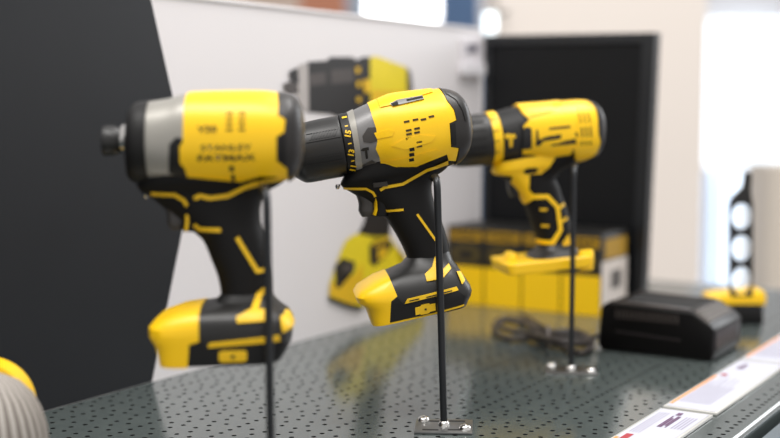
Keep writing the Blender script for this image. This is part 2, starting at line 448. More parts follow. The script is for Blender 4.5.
    # yellow motor cover
    ypoly = [(366.5, 92), (369, 103), (372.5, 117.6), (376, 129), (377, 141.5), (375.6, 149), (379.6, 157.8), (382.6, 172.5), (398, 170.6), (414, 168.2), (425, 163.3), (446.6, 154.3),
             (449, 160.8), (456.6, 161.5), (458, 148), (450, 146.8), (448.2, 123.2), (455, 120.2), (453, 110), (446.6, 100.6), (440, 84)]
    cov = T.shell('motor_cover', head, ypoly, 0.0010, M['yellow'])
    T.decal('cover_ridge', head, [[(377, 98.6), (387.6, 94), (425, 86), (432, 86), (432, 91.5), (388.5, 105), (379, 107)]], 0.0019, M['yellow'], -0.010, cov)
    T.decal('cover_emboss', head, [[(391, 146), (401, 139.5), (420, 134.5), (435, 136), (431, 142), (405, 149.5)], [(374, 133), (388, 129), (394, 131), (392, 136), (377, 139)], [(381, 163), (412, 156), (436, 149), (441, 152), (424, 160), (413, 165.5), (384, 169)]], 0.0014, M['yellow'], -0.028, cov)
    sl = [rect(x, y, 5.6, 2.0, -0.2) for x, y in ((406.5, 121.5), (415.3, 119.6), (423.2, 119.3), (431.2, 116.4), (408.4, 130.2), (416.7, 128.4), (408.7, 134), (416.7, 132.4), (408, 138.6), (419, 142), (419.2, 146.2))]
    T.decal('vent_slot', head, sl, 0.0014, M['vent'], -0.030, cov)
    T.decal('vent_window', head, [rect(411.8, 149.4, 5, 3.4, -0.2), rect(411.8, 154.8, 5, 3.4, -0.2), rect(411.8, 160, 5, 3.2, -0.2)], 0.0015, M['darkhole'], -0.030, cov)
    sw = T.decal('selector_slot', head, [[(388.8, 103.4), (396, 99.6), (421, 95.2), (422.6, 98.6), (391, 106)]], 0.0023, M['steel'], -0.012, cov)
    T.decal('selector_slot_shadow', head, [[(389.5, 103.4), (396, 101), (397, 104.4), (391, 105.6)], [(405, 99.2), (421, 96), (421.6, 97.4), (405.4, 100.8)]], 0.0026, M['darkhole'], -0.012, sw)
    kb = T.loft([((397, 96.6), (404, 95.2), 0.002), ((396, 100), (404.5, 98.3), 0.003), ((397, 104), (404, 102.6), 0.003)], sub=3, seg=20)
    for v in kb.bm.verts: v.co.y -= 0.012
    T.part('selector_knob', Solid(kb.bm), M['softblack'])
    # rear cap
    cpoly = [(441, 84), (447, 100.4), (453.5, 109.6), (455.5, 120.6), (449, 123.6), (451, 146.4), (459, 147.6), (457.6, 166), (476, 158), (476, 84)]
    T.shell('rear_cap', head, cpoly, 0.0016, M['cap'])
    T.decal('cap_vent', head, [[(449.6, 125), (454.5, 122.6), (456, 145.4), (451.6, 145.6)]], 0.0021, M['darkhole'], -0.028)
    T.decal('cap_ridge', head, [[(446, 91), (458, 96), (464, 108), (466, 120), (464, 121), (461, 110), (455, 99), (446, 93)]], 0.0023, M['softblack'], -0.02)
    # trigger and trim
    trg = T.loft([((354, 189), (377, 187), 0.0085, 3), ((355.5, 194), (376, 193), 0.0088, 3), ((358.5, 203), (376, 203), 0.0085, 3), ((358.6, 211), (376, 210), 0.0085, 3), ((361.5, 216.5), (373, 215.5), 0.007, 3)], sub=4)
    T.part('trigger', trg, M['trigger'])
    led = T.loft([((335.5, 184.5), (340.5, 184), 0.004), ((335, 187), (340, 187), 0.004), ((336, 189.3), (339, 189), 0.002)], sub=2, seg=20); T.part('work_light', led, M['chrome'])
    tr2 = T.loft([((364, 186), (382, 186), 0.0135, 3), ((370.5, 193), (384, 193), 0.0135, 3), ((374, 203), (388, 203), 0.0135, 3), ((372.5, 215), (388, 215), 0.013, 3)], sub=3)
    T.part('trigger_guard', tr2, M['rubber'])
    T.decal('trigger_trim', body, [stroke([(344, 189.4), (366, 189), (373, 192.6), (375.6, 197)], 2.5)], 0.0009, M['yellow_trim'], -0.016)
    T.decal('trigger_trim', tr2, [stroke([(356, 190.4), (366, 189.8), (372.2, 193), (375.6, 202), (376, 210), (374.4, 215.4)], 2.8)], 0.0012, M['yellow_trim'], -0.012)
    T.decal('accent_stripe', body, [stroke([(380.2, 190.6), (384.5, 187.6), (403, 184.2), (414, 177.8), (427, 170.4), (448, 164)], 3.0)], 0.0008, M['yellow_trim'], -0.019)
    T.decal('accent_stripe', head, [[(425, 171.5), (440, 164.6), (448, 160.8), (449, 165.2), (440, 168), (428, 173.8)]], 0.0012, M['yellow_trim'], -0.022)
    T.decal('accent_stripe', body, [stroke([(383.6, 209.8), (387, 211.6), (403.5, 209.6)], 2.2)], 0.0008, M['yellow_trim'], -0.016)
    T.decal('accent_stripe', body, [stroke([(417.2, 214.3), (436, 240.6)], 2.4)], 0.0008, M['yellow_trim'], -0.017)
    T.decal('direction_button', body, [[(373, 183), (387, 181.5), (388, 186), (374, 187.6)]], 0.0016, M['trigger'], -0.019)
    # foot = battery pack with yellow nose
    bat = T.part('battery_pack', foot, M['softblack'])
    T.shell('battery_nose', foot, [(340, 260), (385.5, 260), (386, 268), (391, 281.5), (396.6, 295), (390.6, 300), (389, 335), (340, 340)], 0.0008, M['yellow'], -0.03, bat)
    T.decal('battery_side_band', foot, [[(391, 301.5), (397, 296.8), (404, 304.6), (459, 291.5), (466, 296.5), (464, 303.5), (390, 322.2)]], 0.0010, M['black'], -0.036, bat)
    T.decal('accent_stripe', foot, [[(404.7, 303.6), (407.2, 298.8), (457, 286.9), (458.6, 290.2)]], 0.0015, M['yellow_trim'], -0.036, bat)
    T.decal('stripe_slot', foot, [stroke([(409, 300.7), (419, 298.4)], 1.0), stroke([(426, 297), (452, 290.4)], 1.0)], 0.0018, M['ink'], -0.036, bat)
    T.decal('release_button', foot, [[(415, 307.6), (420, 306.3), (421, 304.8), (429, 303), (430, 304.2), (435, 303), (435.5, 310.2), (430, 311.5), (429, 313), (421, 314.8), (420, 313.8), (415.6, 315)]], 0.0020, M['yellow_trim'], -0.036, bat)
    T.decal('button_dot', foot, [rect(425.4, 309, 2, 2)], 0.0024, M['ink'], -0.036, bat)
    T.decal('accent_patch', foot, [[(456.9, 271.6), (462, 272.4), (465, 279.6), (461, 283.2)]], 0.0012, M['yellow_trim'], -0.026, bat)
    T.decal('base_trim', foot, [stroke([(389, 323.6), (425, 315.4), (464.5, 305.2)], 1.6)], 0.0012, M['yellow_trim'], -0.034, bat)
    for sd, nm in ((body, 'a'), (foot, 'b')):
        T.decal('accent_patch', sd, [[(423.6, 272.6), (432, 266), (435, 257), (437.5, 257.5), (437.3, 269.5), (441, 269), (449, 263.5), (450.5, 267.5), (440.5, 276.5), (425, 279)]], 0.0010, M['yellow_trim'], -0.020)
    T.lift_root()
    tag(T.root, 'yellow and black cordless drill in the middle, in sharp focus, nose down on its stand', 'drill', 'cordless power tools held up on rods')
    return T
def front_driver():
    T = Tool('impact_driver', at(220, 200, 0.836), math.radians(3))
    head = T.loft([((131, 110), (131, 178), 0.021), ((137, 104), (138, 182), 0.0245), ((148, 102), (150, 183), 0.0265), ((170, 98.5), (171, 184), 0.0285, 2.2), ((190, 93.5), (190, 185), 0.030, 2.3),
                   ((230, 92), (230, 187), 0.0315, 2.3), ((262, 92), (262, 186), 0.0315, 2.3), ((278, 94), (278, 184), 0.031, 2.3), ((292, 97), (291, 178), 0.029, 2.4), ((299, 106), (298, 168), 0.024, 2.6), ((302, 120), (301.5, 152), 0.017, 2.6)])
    body = T.loft([((150, 160), (284, 160), 0.024, 2.6), ((138, 181), (286, 176), 0.022, 2.7), ((141, 191), (282, 183), 0.019, 2.6), ((152, 198), (266, 193), 0.0175, 2.4), ((172, 214), (261, 205), 0.017, 2.3),
                   ((190, 229), (261, 222), 0.017, 2.2), ((203, 240), (265, 236), 0.0172, 2.2), ((211, 258), (270, 254), 0.0175, 2.2), ((218, 276), (272.5, 273), 0.0178, 2.2), ((221, 292), (273, 290), 0.018, 2.3), ((221, 304), (273, 302), 0.018, 2.3)])
    foot = T.loft([((222, 292), (272, 288), 0.0175, 2.4), ((216, 300), (274, 296), 0.020, 2.8), ((200, 304), (277, 301), 0.027, 3.6), ((180, 308), (281, 306), 0.032, 4.5), ((162, 315), (289, 312), 0.0355, 5),
                   ((154, 322), (293, 319), 0.0365, 5.5), ((154, 330), (293, 329), 0.0365, 5.5), ((159, 338), (292, 336), 0.036, 5.5), ((163, 348), (286, 345), 0.0357, 6), ((164.5, 357.5), (281, 353.5), 0.0352, 6)], smooth=False)
    T.part('housing', Solid(head.bm.copy()).mesh(-0.0004).copy(), M['black'])
    T.part('grip', body, M['rubber'])
    # bit holder
    T.part('bit_holder', T.loft([((103, 128), (103, 154), 0.0085), ((104.5, 126), (104.5, 156), 0.0100), ((113, 126), (113, 156), 0.0100), ((121, 129), (121, 154), 0.0085), ((123, 131), (123, 152), 0.007)], sub=3), M['softblack'])
    T.part('spindle_neck', T.loft([((122, 125), (122, 152), 0.0090), ((127, 123), (127, 154), 0.0102), ((133, 120), (133, 160), 0.0130)], sub=3), M['chrome'])
    # grey gear case, black nose bumper
    T.shell('gear_case', head, [(144, 90), (186, 88), (186, 140), (181, 146), (181, 165), (187, 176), (188, 179), (146, 180)], 0.0003, M['gearlight'])
    T.shell('nose_bumper', head, [(120, 95), (144, 95), (146, 178), (160, 181), (160, 195), (120, 195)], 0.0012, M['black'])
    T.decal('gear_case_recess', head, [[(170, 144), (177, 137), (184, 139), (181, 165), (187, 178), (168, 174)]], 0.0008, M['black'], -0.026)
    ypoly = [(186.5, 86), (184, 97), (184, 141), (180.6, 147), (180.6, 163), (185, 168), (187.7, 180.5), (206, 182), (229, 187), (245, 181), (260, 176.5), (276, 177), (279, 181), (287, 181), (287.5, 169),
             (277, 160.6), (277, 136.5), (284.5, 132), (285.5, 119), (278.3, 115), (278.3, 104), (275.5, 86)]
    cov = T.shell('motor_cover', head, ypoly, 0.0011, M['yellow'])
    sl = [rect(x, y, 6.5, 2, 0) for x in (229.5, 242) for y in (113, 118.5, 124, 129.5)]
    T.decal('vent_slot', head, sl, 0.0015, M['vent'], -0.030, cov)
    T.text('printed_text', head, 'V20', (207.5, 129), (1, -0.02), 6.2, M['ink'], -0.030, 0.0014, cov, bold=0.02, stretch=1.35)
    T.text('brand_text', head, 'STANLEY', (226, 147.8), (1, -0.02), 5.6, M['ink'], -0.031, 0.0014, cov, bold=0.012, stretch=1.55)
    T.text('brand_text', head, 'FATMAX', (226, 158.2), (1, -0.02), 5.8, M['ink'], -0.031, 0.0014, cov, bold=0.025, stretch=1.8)
    T.decal('impact_icon', head, [rect(231.5, 168.8, 4.6, 5.4), rect(232.5, 178.5, 3.4, 7)], 0.0016, M['ink'], -0.030, cov)
    cpoly = [(276, 86), (279, 104), (279, 114.6), (286.2, 118.4), (285.3, 132.4), (277.8, 137), (277.8, 160.2), (288.4, 168.6), (288, 186), (308, 180), (308, 86)]
    T.shell('rear_cap', head, cpoly, 0.0017, M['cap'])
    T.decal('cap_vent', head, [[(278.6, 137.6), (284, 134), (286, 136), (286, 164), (284, 165), (278.6, 160)]], 0.0021, M['darkhole'], -0.028)
    trg = T.loft([((163, 193), (188, 193), 0.0085, 3), ((164.5, 202), (187, 202), 0.0088, 3), ((167, 214), (187, 214), 0.0085, 3), ((168, 224), (187, 223), 0.0085, 3), ((172, 229), (184, 228), 0.007, 3)], sub=4)
    T.part('trigger', trg, M['trigger'])
    led = T.loft([((143, 190), (149, 190), 0.004), ((143, 195), (149, 195), 0.004), ((144.5, 198), (147.5, 198), 0.002)], sub=2, seg=20); T.part('work_light', led, M['chrome'])
    tr2 = T.loft([((172, 190), (196, 190), 0.0130, 3), ((178, 200), (198, 200), 0.0130, 3), ((183, 212), (202, 212), 0.0130, 3), ((182, 230), (206, 230), 0.0127, 3)], sub=3)
    T.part('trigger_guard', tr2, M['rubber'])
    T.decal('trigger_trim', body, [stroke([(150, 194.5), (175, 195), (184, 200.5), (187, 206)], 3.4)], 0.0009, M['yellow_trim'], -0.016)
    T.decal('trigger_trim', tr2, [stroke([(166, 195.2), (176, 196), (183, 200.5), (187, 211), (187.6, 221), (186, 231)], 3.2)], 0.0013, M['yellow_trim'], -0.012)
    T.decal('accent_stripe', body, [stroke([(194, 198.6), (200, 196), (210, 198.4), (228, 196), (245, 187.5), (258, 184)], 4.4)], 0.0009, M['yellow_trim'], -0.019)
    T.decal('accent_stripe', head, [stroke([(240, 189.5), (250, 185), (268, 181), (288, 178.6)], 4.0)], 0.0013, M['yellow_trim'], -0.020)
    T.decal('accent_stripe', body, [stroke([(193.5, 225), (199, 229.6), (221, 230)], 4.2)], 0.0009, M['yellow_trim'], -0.016)
    T.decal('accent_stripe', body, [stroke([(237, 237.5), (257.5, 271.5), (268, 270)], 4.2)], 0.0009, M['yellow_trim'], -0.017)
    bat = T.part('battery_pack', foot, M['softblack'])
    T.shell('battery_nose', foot, [(140, 290), (198.5, 290), (199, 303), (200, 340), (190, 343), (187.5, 380), (140, 380)], 0.0009, M['yellow'], -0.03, bat)
    T.decal('battery_side_band', foot, [[(190, 345), (202, 341), (207, 349), (281, 341.5), (290, 346), (280, 362), (188, 366.5)]], 0.0010, M['black'], -0.036, bat)
    T.decal('accent_stripe', foot, [[(208, 347.6), (209, 343.2), (279.5, 335.4), (280, 341.6)]], 0.0016, M['yellow_trim'], -0.036, bat)
    T.decal('release_button', foot, [[(219, 352.6), (222, 350.8), (245, 350.2), (247, 352), (247, 360), (244, 361.6), (222, 362.2), (219, 360.4)]], 0.0020, M['yellow_trim'], -0.036, bat)
    T.decal('button_dot', foot, [rect(233, 356.2, 4, 3)], 0.0024, M['ink'], -0.036, bat)
    T.decal('accent_patch', foot, [[(280.4, 316.4), (288, 315.6), (294, 327.4), (283, 331.6)]], 0.0013, M['yellow_trim'], -0.028, bat)
    for sd in (body, foot):
        T.decal('accent_patch', sd, [[(237.6, 313), (252, 306.5), (256, 294), (263, 288.6), (268, 288.2), (268, 292.5), (262, 296), (259, 307), (272, 307.4), (272, 316.6), (239, 319)]], 0.0010, M['yellow_trim'], -0.020)
    T.lift_root()
    tag(T.root, 'yellow and black impact driver nearest the camera with a short black bit holder', 'drill', 'cordless power tools held up on rods')
    return T
def right_drill():
    T = Tool('hammer_drill', at(545, 180, 1.262), math.radians(10))
    head = T.loft([((493, 112.5), (498, 164), 0.0255), ((506, 108), (511, 162), 0.0270), ((519, 105.5), (524, 160), 0.0285, 2.2), ((540, 104), (546, 162), 0.031, 2.4), ((562, 102), (569, 161), 0.0315, 2.4),
                   ((576, 101), (581, 160.5), 0.0310, 2.4), ((585, 101.5), (590, 157), 0.030, 2.5), ((592, 104.5), (595, 150), 0.027, 2.8), ((596.5, 112), (597.5, 139), 0.021, 3.0)])
    body = T.loft([((500, 150), (580, 148), 0.022, 2.6), ((493, 168), (578, 160), 0.021, 2.7), ((494, 173), (562, 170), 0.018, 2.6), ((506, 180), (555, 178), 0.0172, 2.4), ((517, 192), (558, 186), 0.0172, 2.3),
                   ((524.5, 204), (561.5, 197), 0.0174, 2.2), ((530, 220), (567, 212), 0.0176, 2.2), ((535, 234), (570.5, 228), 0.018, 2.2), ((538.5, 246), (571.5, 241), 0.0182, 2.3), ((540, 254), (572, 250), 0.0184, 2.3)])
    T.part('housing', Solid(head.bm.copy()).mesh(-0.0004).copy(), M['black'])
    T.part('grip', body, M['rubber'])
    ch = T.loft([((449, 121), (452, 166), 0.020), ((456, 117.5), (460, 167), 0.0245), ((466, 115.5), (471, 166.5), 0.0258), ((480, 113.5), (485.5, 165.5), 0.0262), ((485, 113.5), (491, 165), 0.0258)], sub=4)
    chuck = T.part('chuck', ch, M['softblack'])
    T.decal('chuck_groove', ch, [stroke([(468, y), (486, y - 2)], 1.6) for y in (123, 131, 140, 149, 157)], 0.0005, M['darkhole'], -0.024, chuck)
    T.part('chuck_jaw', T.loft([((441, 137), (442, 150), 0.006), ((446, 132), (448, 155), 0.010), ((451, 129), (454, 158), 0.012)], sub=2), M['chrome'])
    ring = T.loft([((485, 112.6), (491, 164.6), 0.0266), ((486, 112.2), (492, 164.4), 0.0269), ((492, 111), (498, 163.4), 0.0269), ((493.5, 111.2), (499.5, 163), 0.0266)], sub=2)
    rg = T.part('torque_collar', ring, M['yellow'], None, 'yellow ring with black ticks')
    T.decal('collar_mark', ring, [stroke([(484.5, y), (499, y - 1)], 0.9) for y in (120, 131.5, 142, 153)], 0.0004, M['ink'], -0.024, rg)
    sel = T.decal('selector_switch', head, [[(505.5, 127), (517, 124.5), (520, 128), (521, 155), (507, 157)]], 0.0012, M['softblack'], -0.026)
    T.decal('hammer_icon', head, [[(504.5, 136), (507, 133.6), (514.6, 134.4), (515.6, 138), (506, 138.8)], [(509, 137), (512.6, 137), (512.4, 147.4), (509.6, 147.4)]], 0.0020, M['yellow_trim'], -0.027, sel)
    ypoly = [(520, 96), (521.4, 106), (523, 113), (528.5, 120), (522.6, 126.5), (522.6, 150), (525, 158.6), (518, 162), (496, 166), (493.5, 174), (523, 178), (540, 176), (547.5, 168), (556, 153.6), (575, 148.2), (578.5, 153),
             (576.8, 164.6), (582, 164), (596, 156), (594.4, 143), (596.4, 140), (595.4, 108), (589, 94)]
    cov = T.shell('motor_cover', head, ypoly, 0.0011, M['yellow'])
    T.decal('cover_ridge', head, [[(519, 103), (540, 99), (561, 97), (563, 102), (552, 105), (551, 110), (524, 117), (521, 110)]], 0.0022, M['yellow'], -0.016, cov)
    T.decal('cover_ridge', head, [[(576, 118), (580, 104), (594, 103), (597, 118), (596, 130), (600, 142), (598, 154), (578, 160), (574, 150), (577, 140)]], 0.0019, M['yellow'], -0.028, cov)
    T.decal('side_button', head, [[(523, 128.4), (527, 126.6), (530.5, 128), (531.6, 148.6), (524, 149.8), (522.6, 147)]], 0.0018, M['softblack'], -0.027, cov)
    T.decal('side_graphic', head, [[(548.6, 127.6), (569.5, 125.4), (569.5, 127.4), (548.6, 129.4)], [(536, 129.6), (537.6, 129.6), (538.6, 140), (546, 136.6), (560.6, 134), (560, 138.4), (543, 141), (539.6, 146), (536, 146)],
                                   [(561, 141.6), (575, 138.6), (575, 141.6), (562, 143)], [(550, 145), (562, 142.4), (576, 141.4), (576, 143.4), (552, 146)], [(574.4, 133), (576.4, 132), (577, 137), (575, 136)]], 0.0017, M['ink'], -0.030, cov)
    T.decal('side_panel', head, [[(552, 151.6), (571, 148), (573, 151.6), (571, 155), (554, 157.6)]], 0.0016, M['yellow'], -0.029, cov)
    T.decal('vent_slot', head, [stroke([(580.6 + k * 4.4, 127 - k * 0.4), (581.4 + k * 4.4, 137)], 1.6) for k in range(3)] + [stroke([(581 + k * 4.4, 141), (581.4 + k * 4.4, 145)], 1.6) for k in range(3)] + [stroke([(579 + k * 4.6, 113), (580 + k * 4.6, 123)], 1.2) for k in range(3)], 0.0024, M['vent'], -0.030, cov)
    cpoly = [(588.5, 92), (595.8, 108), (597, 140), (595, 143), (596.6, 157), (612, 154), (612, 92)]
    T.shell('rear_cap', head, cpoly, 0.0016, M['cap'])
    # yellow frame running from the cover down to the trigger and round the grip
    T.decal('frame', body, [[(493, 164), (524, 158), (560, 152), (556, 154), (548, 168), (541, 174), (529.5, 174.5), (529.5, 190), (534, 194.5), (548.5, 194.5), (559.5, 206), (562.6, 230), (554, 245), (537.4, 245), (536.5, 240.6),
                             (551.4, 240.6), (558.6, 229.6), (556, 208), (546.8, 198.6), (534, 199.5), (527, 206.5), (522, 203), (514, 189), (513.5, 176.5), (494, 175.5)]], 0.0012, M['yellow'], -0.018, None, 'yellow frame around trigger and grip')
    T.decal('frame_slot', body, [[(523, 171), (526, 168.4), (535, 167.6), (537.6, 170), (535, 173), (525, 174)]], 0.0018, M['darkhole'], -0.018)
    T.decal('grip_tick', body, [rect(543.5, 209.6, 6.5, 2.4), rect(545.5, 226, 6.5, 2.4), stroke([(558, 209), (566, 204)], 2.6), stroke([(561, 222), (568.4, 218)], 2.6), [(562, 243), (569, 234), (571, 246), (563, 246)]], 0.0013, M['yellow_trim'], -0.017)
    trg = T.loft([((505.5, 172), (520, 172), 0.008, 3), ((507, 180), (521, 180), 0.008, 3), ((508, 190), (521, 189), 0.008, 3), ((511, 197), (519, 196), 0.006, 3)], sub=4)
    T.part('trigger', trg, M['softblack'])
    tr2 = T.loft([((516, 170), (532, 170), 0.0125, 3), ((516.5, 180), (533, 180), 0.0125, 3), ((517, 190), (534, 190), 0.0125, 3), ((522, 200), (538, 200), 0.012, 3)], sub=3)
    T.part('trigger_guard', tr2, M['yellow'])
    # foot: black neck on a yellow slab
    neck = T.loft([((540, 243), (571, 239), 0.018, 2.4), ((537, 249), (573.5, 246), 0.021, 2.8), ((532, 254), (577, 251), 0.026, 3.4), ((528, 257), (580, 253), 0.028, 3.6)], sub=4)
    T.part('foot', neck, M['softblack'])
    slab = T.loft([((499, 260.5), (581, 251.5), 0.0355, 14), ((498, 261.5), (582, 252.5), 0.0365, 14), ((499, 266), (582, 257), 0.0365, 14), ((500, 270.5), (581, 261.5), 0.0362, 14), ((501, 271.5), (580, 262.5), 0.035, 14)], smooth=False)
    st = T.part('yellow_base', slab, M['yellow'], None, 'flat yellow plate with small black print under the foot')
    T.decal('base_print', slab, [[(514, 279), (521.5, 277.4), (522, 280), (514.6, 281.4)]], 0.0006, M['ink'], -0.036, st)
    T.decal('base_print', slab, [rect(527 + 4 * k, 276.6 - 0.62 * k, 2.6, 2.0, -0.12) for k in range(7)], 0.0006, M['vent'], -0.036, st)
    bump = T.loft([((572, 249), (585, 247), 0.006, 3), ((571, 255), (586, 253), 0.008, 3), ((572, 268), (585, 266), 0.008, 3)], sub=4)
    for v in bump.bm.verts: v.co.y -= 0.022
    T.part('latch', Solid(bump.bm), M['yellow'])
    nub = T.loft([((507, 253), (514, 252), 0.012, 3), ((504, 258), (516, 257), 0.014, 3), ((502, 264), (518, 262), 0.014, 3)], sub=3)
    T.part('rail_nub', nub, M['yellow'])
    T.lift_root()
    tag(T.root, 'yellow and black hammer drill on the right before the black board, on a yellow base', 'drill', 'cordless power tools held up on rods')
    return T
TM = middle_drill(); TF = front_driver(); TR = right_drill()

# ================================================================== STANDS
def stand(base, top_px, topY, hook, ang, label, rr=0.003, plate=(0.0425, 0.0475), pm='plate'):
    """rod with a small welded plate, two domed screws; hook = where the bent tip ends (world)"""
    root = empty('display_stand', base); tag(root, label, 'stand', 'rod stands holding the power tools')
    top = at(top_px[0], top_px[1], topY)
    d = Vector((hook.x - top.x, hook.y - top.y, hook.z - top.z)).normalized()
    path = [base + Z * 0.002, base.lerp(top, 0.3), base.lerp(top, 0.6), base.lerp(top, 0.93)]
    ctrl = top
    a = base.lerp(top, 1 - 0.012 / (top - base).length); b = ctrl + d * 0.012
    for k in range(7):
        t = k / 6; path.append(a * (1 - t) ** 2 + ctrl * 2 * t * (1 - t) + b * t * t)
    path.append(hook)
    bm = bmesh.new(); bm_tube(bm, [p - base for p in path], rr, 14); link_bm('rod', bm, M['rod'], root)
    c, s = math.cos(ang), math.sin(ang)
    X = Vector((c, s, 0)); Yv = Vector((-s, c, 0)); hy, hx = plate[0] / 2, plate[1] / 2
    bm = bmesh.new()
    bm_hexa(bm, [X * a + Yv * b + Z * z for z in (0.0002, 0.0022) for a, b in ((-hx, -hy), (hx, -hy), (hx, hy), (-hx, hy))]); bevel(bm, 0.0006)
    pl = link_bm('base_plate', bm, M[pm], root)
    for a, b in ((-hx * 0.45, -hy * 0.68), (hx * 0.45, hy * 0.68), (-hx * 0.45, hy * 0.62), (hx * 0.42, -hy * 0.62)):
        bm = bmesh.new(); bm_hexa(bm, [X * (a + i) + Yv * (b + j) + Z * z for z in (0.0018, 0.00235) for i, j in ((-0.0066, -0.0019), (0.0066, -0.0019), (0.0066, 0.0019), (-0.0066, 0.0019))])
        link_bm('slot', bm, M['darkhole'], pl)
    for a, b in ((-hx * 0.74, hy * 0.72), (hx * 0.74, -hy * 0.45)):
        bm = bmesh.new(); bm_dome(bm, X * a + Yv * b + Z * 0.0022, 0.0052, 0.0042); link_bm('screw', bm, M['chrome'], root)
    bm = bmesh.new(); bm_dome(bm, Z * 0.0022, 0.0050, 0.0050, 14, 4); link_bm('weld', bm, M['chrome'], root)
def inside(T, x, y, off): # a point on the near skin of a tool, in world space
    p = T.P(x, y, off); return Vector((T.mid.x, T.mid.y, 0)) + T.ax * p.x + T.ay * p.y + Z * p.z
bm_ = on_shelf(444, 428)
stand(bm_, (437, 177), 0.998, inside(TM, 433, 178, -0.018), math.radians(-4), 'dark rod with a screwed square base plate holding up the middle drill')
bl = at(272, 515, 0.79); bl.z = 0
stand(bl, (266.5, 190), 0.79, inside(TF, 262, 188, -0.021), math.radians(-4), 'dark rod nearest the camera holding up the impact driver, its foot below the frame', 0.0027)
br = on_shelf(571, 371.5)
stand(br, (574, 167), br.y, inside(TR, 575, 165, -0.019), math.radians(-6), 'dark rod with a shiny base plate holding up the right-hand hammer drill', 0.0026, (0.036, 0.052), 'steel')

# ================================================================== PRINTED PICTURE ON THE WALL
def picture():
    c = on_plane(360, 330, N * VW, N)
    root = empty('printed_drill_picture', (c.x, c.y, 0.02))
    lay = [0]
    def poly(name, polys, m, label=None):
        lay[0] += 1
        bm = bmesh.new()
        for pts in polys:
            vs = [bm.verts.new(on_plane(x, y, N * (VW + 0.0005 + 0.00015 * lay[0]), N) - root.location) for x, y in pts]
            bm.faces.new(vs)
        bmesh.ops.triangulate(bm, faces=bm.faces)
        o = link_bm(name, bm, m, root, label, False, recalc=False)
        return o
    poly('grip', [[(366, 112), (404, 112), (396, 160), (390, 236), (388, 262), (358, 262), (357, 236), (364, 222), (367, 206)]], M['printblack'])
    poly('chuck', [[(305, 63), (310, 61.5), (327, 60.5), (330, 57), (353, 57), (356, 60), (363, 57), (376, 57), (376, 122), (345, 119), (330, 114), (308, 112), (304, 106)]], M['printblack'])
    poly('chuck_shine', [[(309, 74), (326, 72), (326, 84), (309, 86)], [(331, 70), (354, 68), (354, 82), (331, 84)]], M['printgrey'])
    poly('chuck_face', [[(296.5, 68), (300, 64.5), (308, 63), (309, 112), (302, 109), (297, 101)]], M['printsilver'])
    poly('chuck_jaw', [[(289, 72), (293, 69), (298, 68), (299, 84), (294, 84), (290, 80)]], M['printblack'])
    poly('bit', [[(283, 84), (288, 82), (297, 83), (299, 92), (291, 95), (285, 92)]], M['printgrey'])
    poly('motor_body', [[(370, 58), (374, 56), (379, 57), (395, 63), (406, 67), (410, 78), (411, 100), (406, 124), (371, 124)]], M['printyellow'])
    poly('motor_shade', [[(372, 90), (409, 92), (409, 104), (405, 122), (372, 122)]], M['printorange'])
    poly('rear_cap', [[(406.5, 66.5), (411, 73), (412.5, 86), (412, 100), (408.5, 112), (408, 90)]], M['printgrey'])
    poly('collar_number', [[(356, 67), (360, 67), (360, 73), (356, 73)], [(357, 81), (361, 81), (361, 87), (357, 87)], [(363, 80), (370, 79), (371, 92), (365, 94)], [(357, 97), (361, 97), (361, 102), (357, 102)]], M['printorange'])
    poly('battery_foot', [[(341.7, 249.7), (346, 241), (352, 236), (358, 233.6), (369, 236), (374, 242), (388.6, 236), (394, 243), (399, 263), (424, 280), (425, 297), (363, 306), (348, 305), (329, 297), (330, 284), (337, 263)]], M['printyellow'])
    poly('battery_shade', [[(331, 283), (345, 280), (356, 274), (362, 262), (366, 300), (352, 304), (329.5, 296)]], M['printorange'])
    poly('battery_window', [[(335, 265.7), (342.9, 258), (355.4, 262.3), (354.3, 271.4), (344, 276), (341.5, 286), (339, 289), (335.5, 286)]], M['printblack'])
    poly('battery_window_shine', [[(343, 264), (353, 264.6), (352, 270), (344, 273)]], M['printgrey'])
    poly('battery_side', [[(369.5, 246), (374, 242), (388.6, 237), (393, 246), (386, 256), (375, 266), (370, 263.4)]], M['printblack'])
    poly('battery_side_mark', [[(378, 249.6), (387.6, 246), (386.4, 256), (378, 260)], [(373, 244.6), (389, 236.6), (390, 239), (374, 247)]], M['printorange'])
    poly('battery_bottom', [[(329, 296.6), (349.7, 303.8), (364, 306.5), (360, 311.4), (347.4, 308), (329, 300.6)]], M['printblack'])
    tag(root, 'blurred picture of a yellow and black drill printed on the white back panel', 'picture')
picture()

# ================================================================== END BOARD, LABEL HOLDER
def board():
    u0 = 1.549
    P = lambda x, y: on_plane(x, y, U * u0, U)
    outer = [P(484.5, 35.5), P(655.5, 32.5), P(642.5, 300), P(480.5, 300)]
    outer[2] = outer[1] + (outer[2] - outer[1]) * (outer[1].z / (outer[1].z - outer[2].z)); outer[3] = outer[0] + (outer[3] - outer[0]) * (outer[0].z / (outer[0].z - outer[3].z))
    base = (outer[2] + outer[3]) / 2
    root = empty('display_board', base); tag(root, 'black framed board standing at the far end of the shelf behind the yellow boxes', 'board')
    o = [p - base for p in outer]
    cen = sum(o, Vector()) / 4
    ins = [o[0] + (o[1] - o[0]) * 0.045 + (o[3] - o[0]) * 0.035, o[1] + (o[0] - o[1]) * 0.07 + (o[2] - o[1]) * 0.035, o[2] + (o[3] - o[2]) * 0.07 - (o[2] - o[1]) * 0.03, o[3] + (o[2] - o[3]) * 0.045 - (o[3] - o[0]) * 0.03]
    bm = bmesh.new(); bm_prism(bm, ins, U * 0.012)
    for v in bm.verts: v.co += U * 0.004
    link_bm('panel', bm, M['board'], root, None, False)
    bm = bmesh.new()
    for i in range(4):
        j = (i + 1) % 4
        a = [o[i], o[j], ins[j], ins[i]]
        bm_hexa(bm, [p for p in a] + [p + U * 0.02 for p in a])
    link_bm('frame', bm, M['boardframe'], root, None, False)
board()
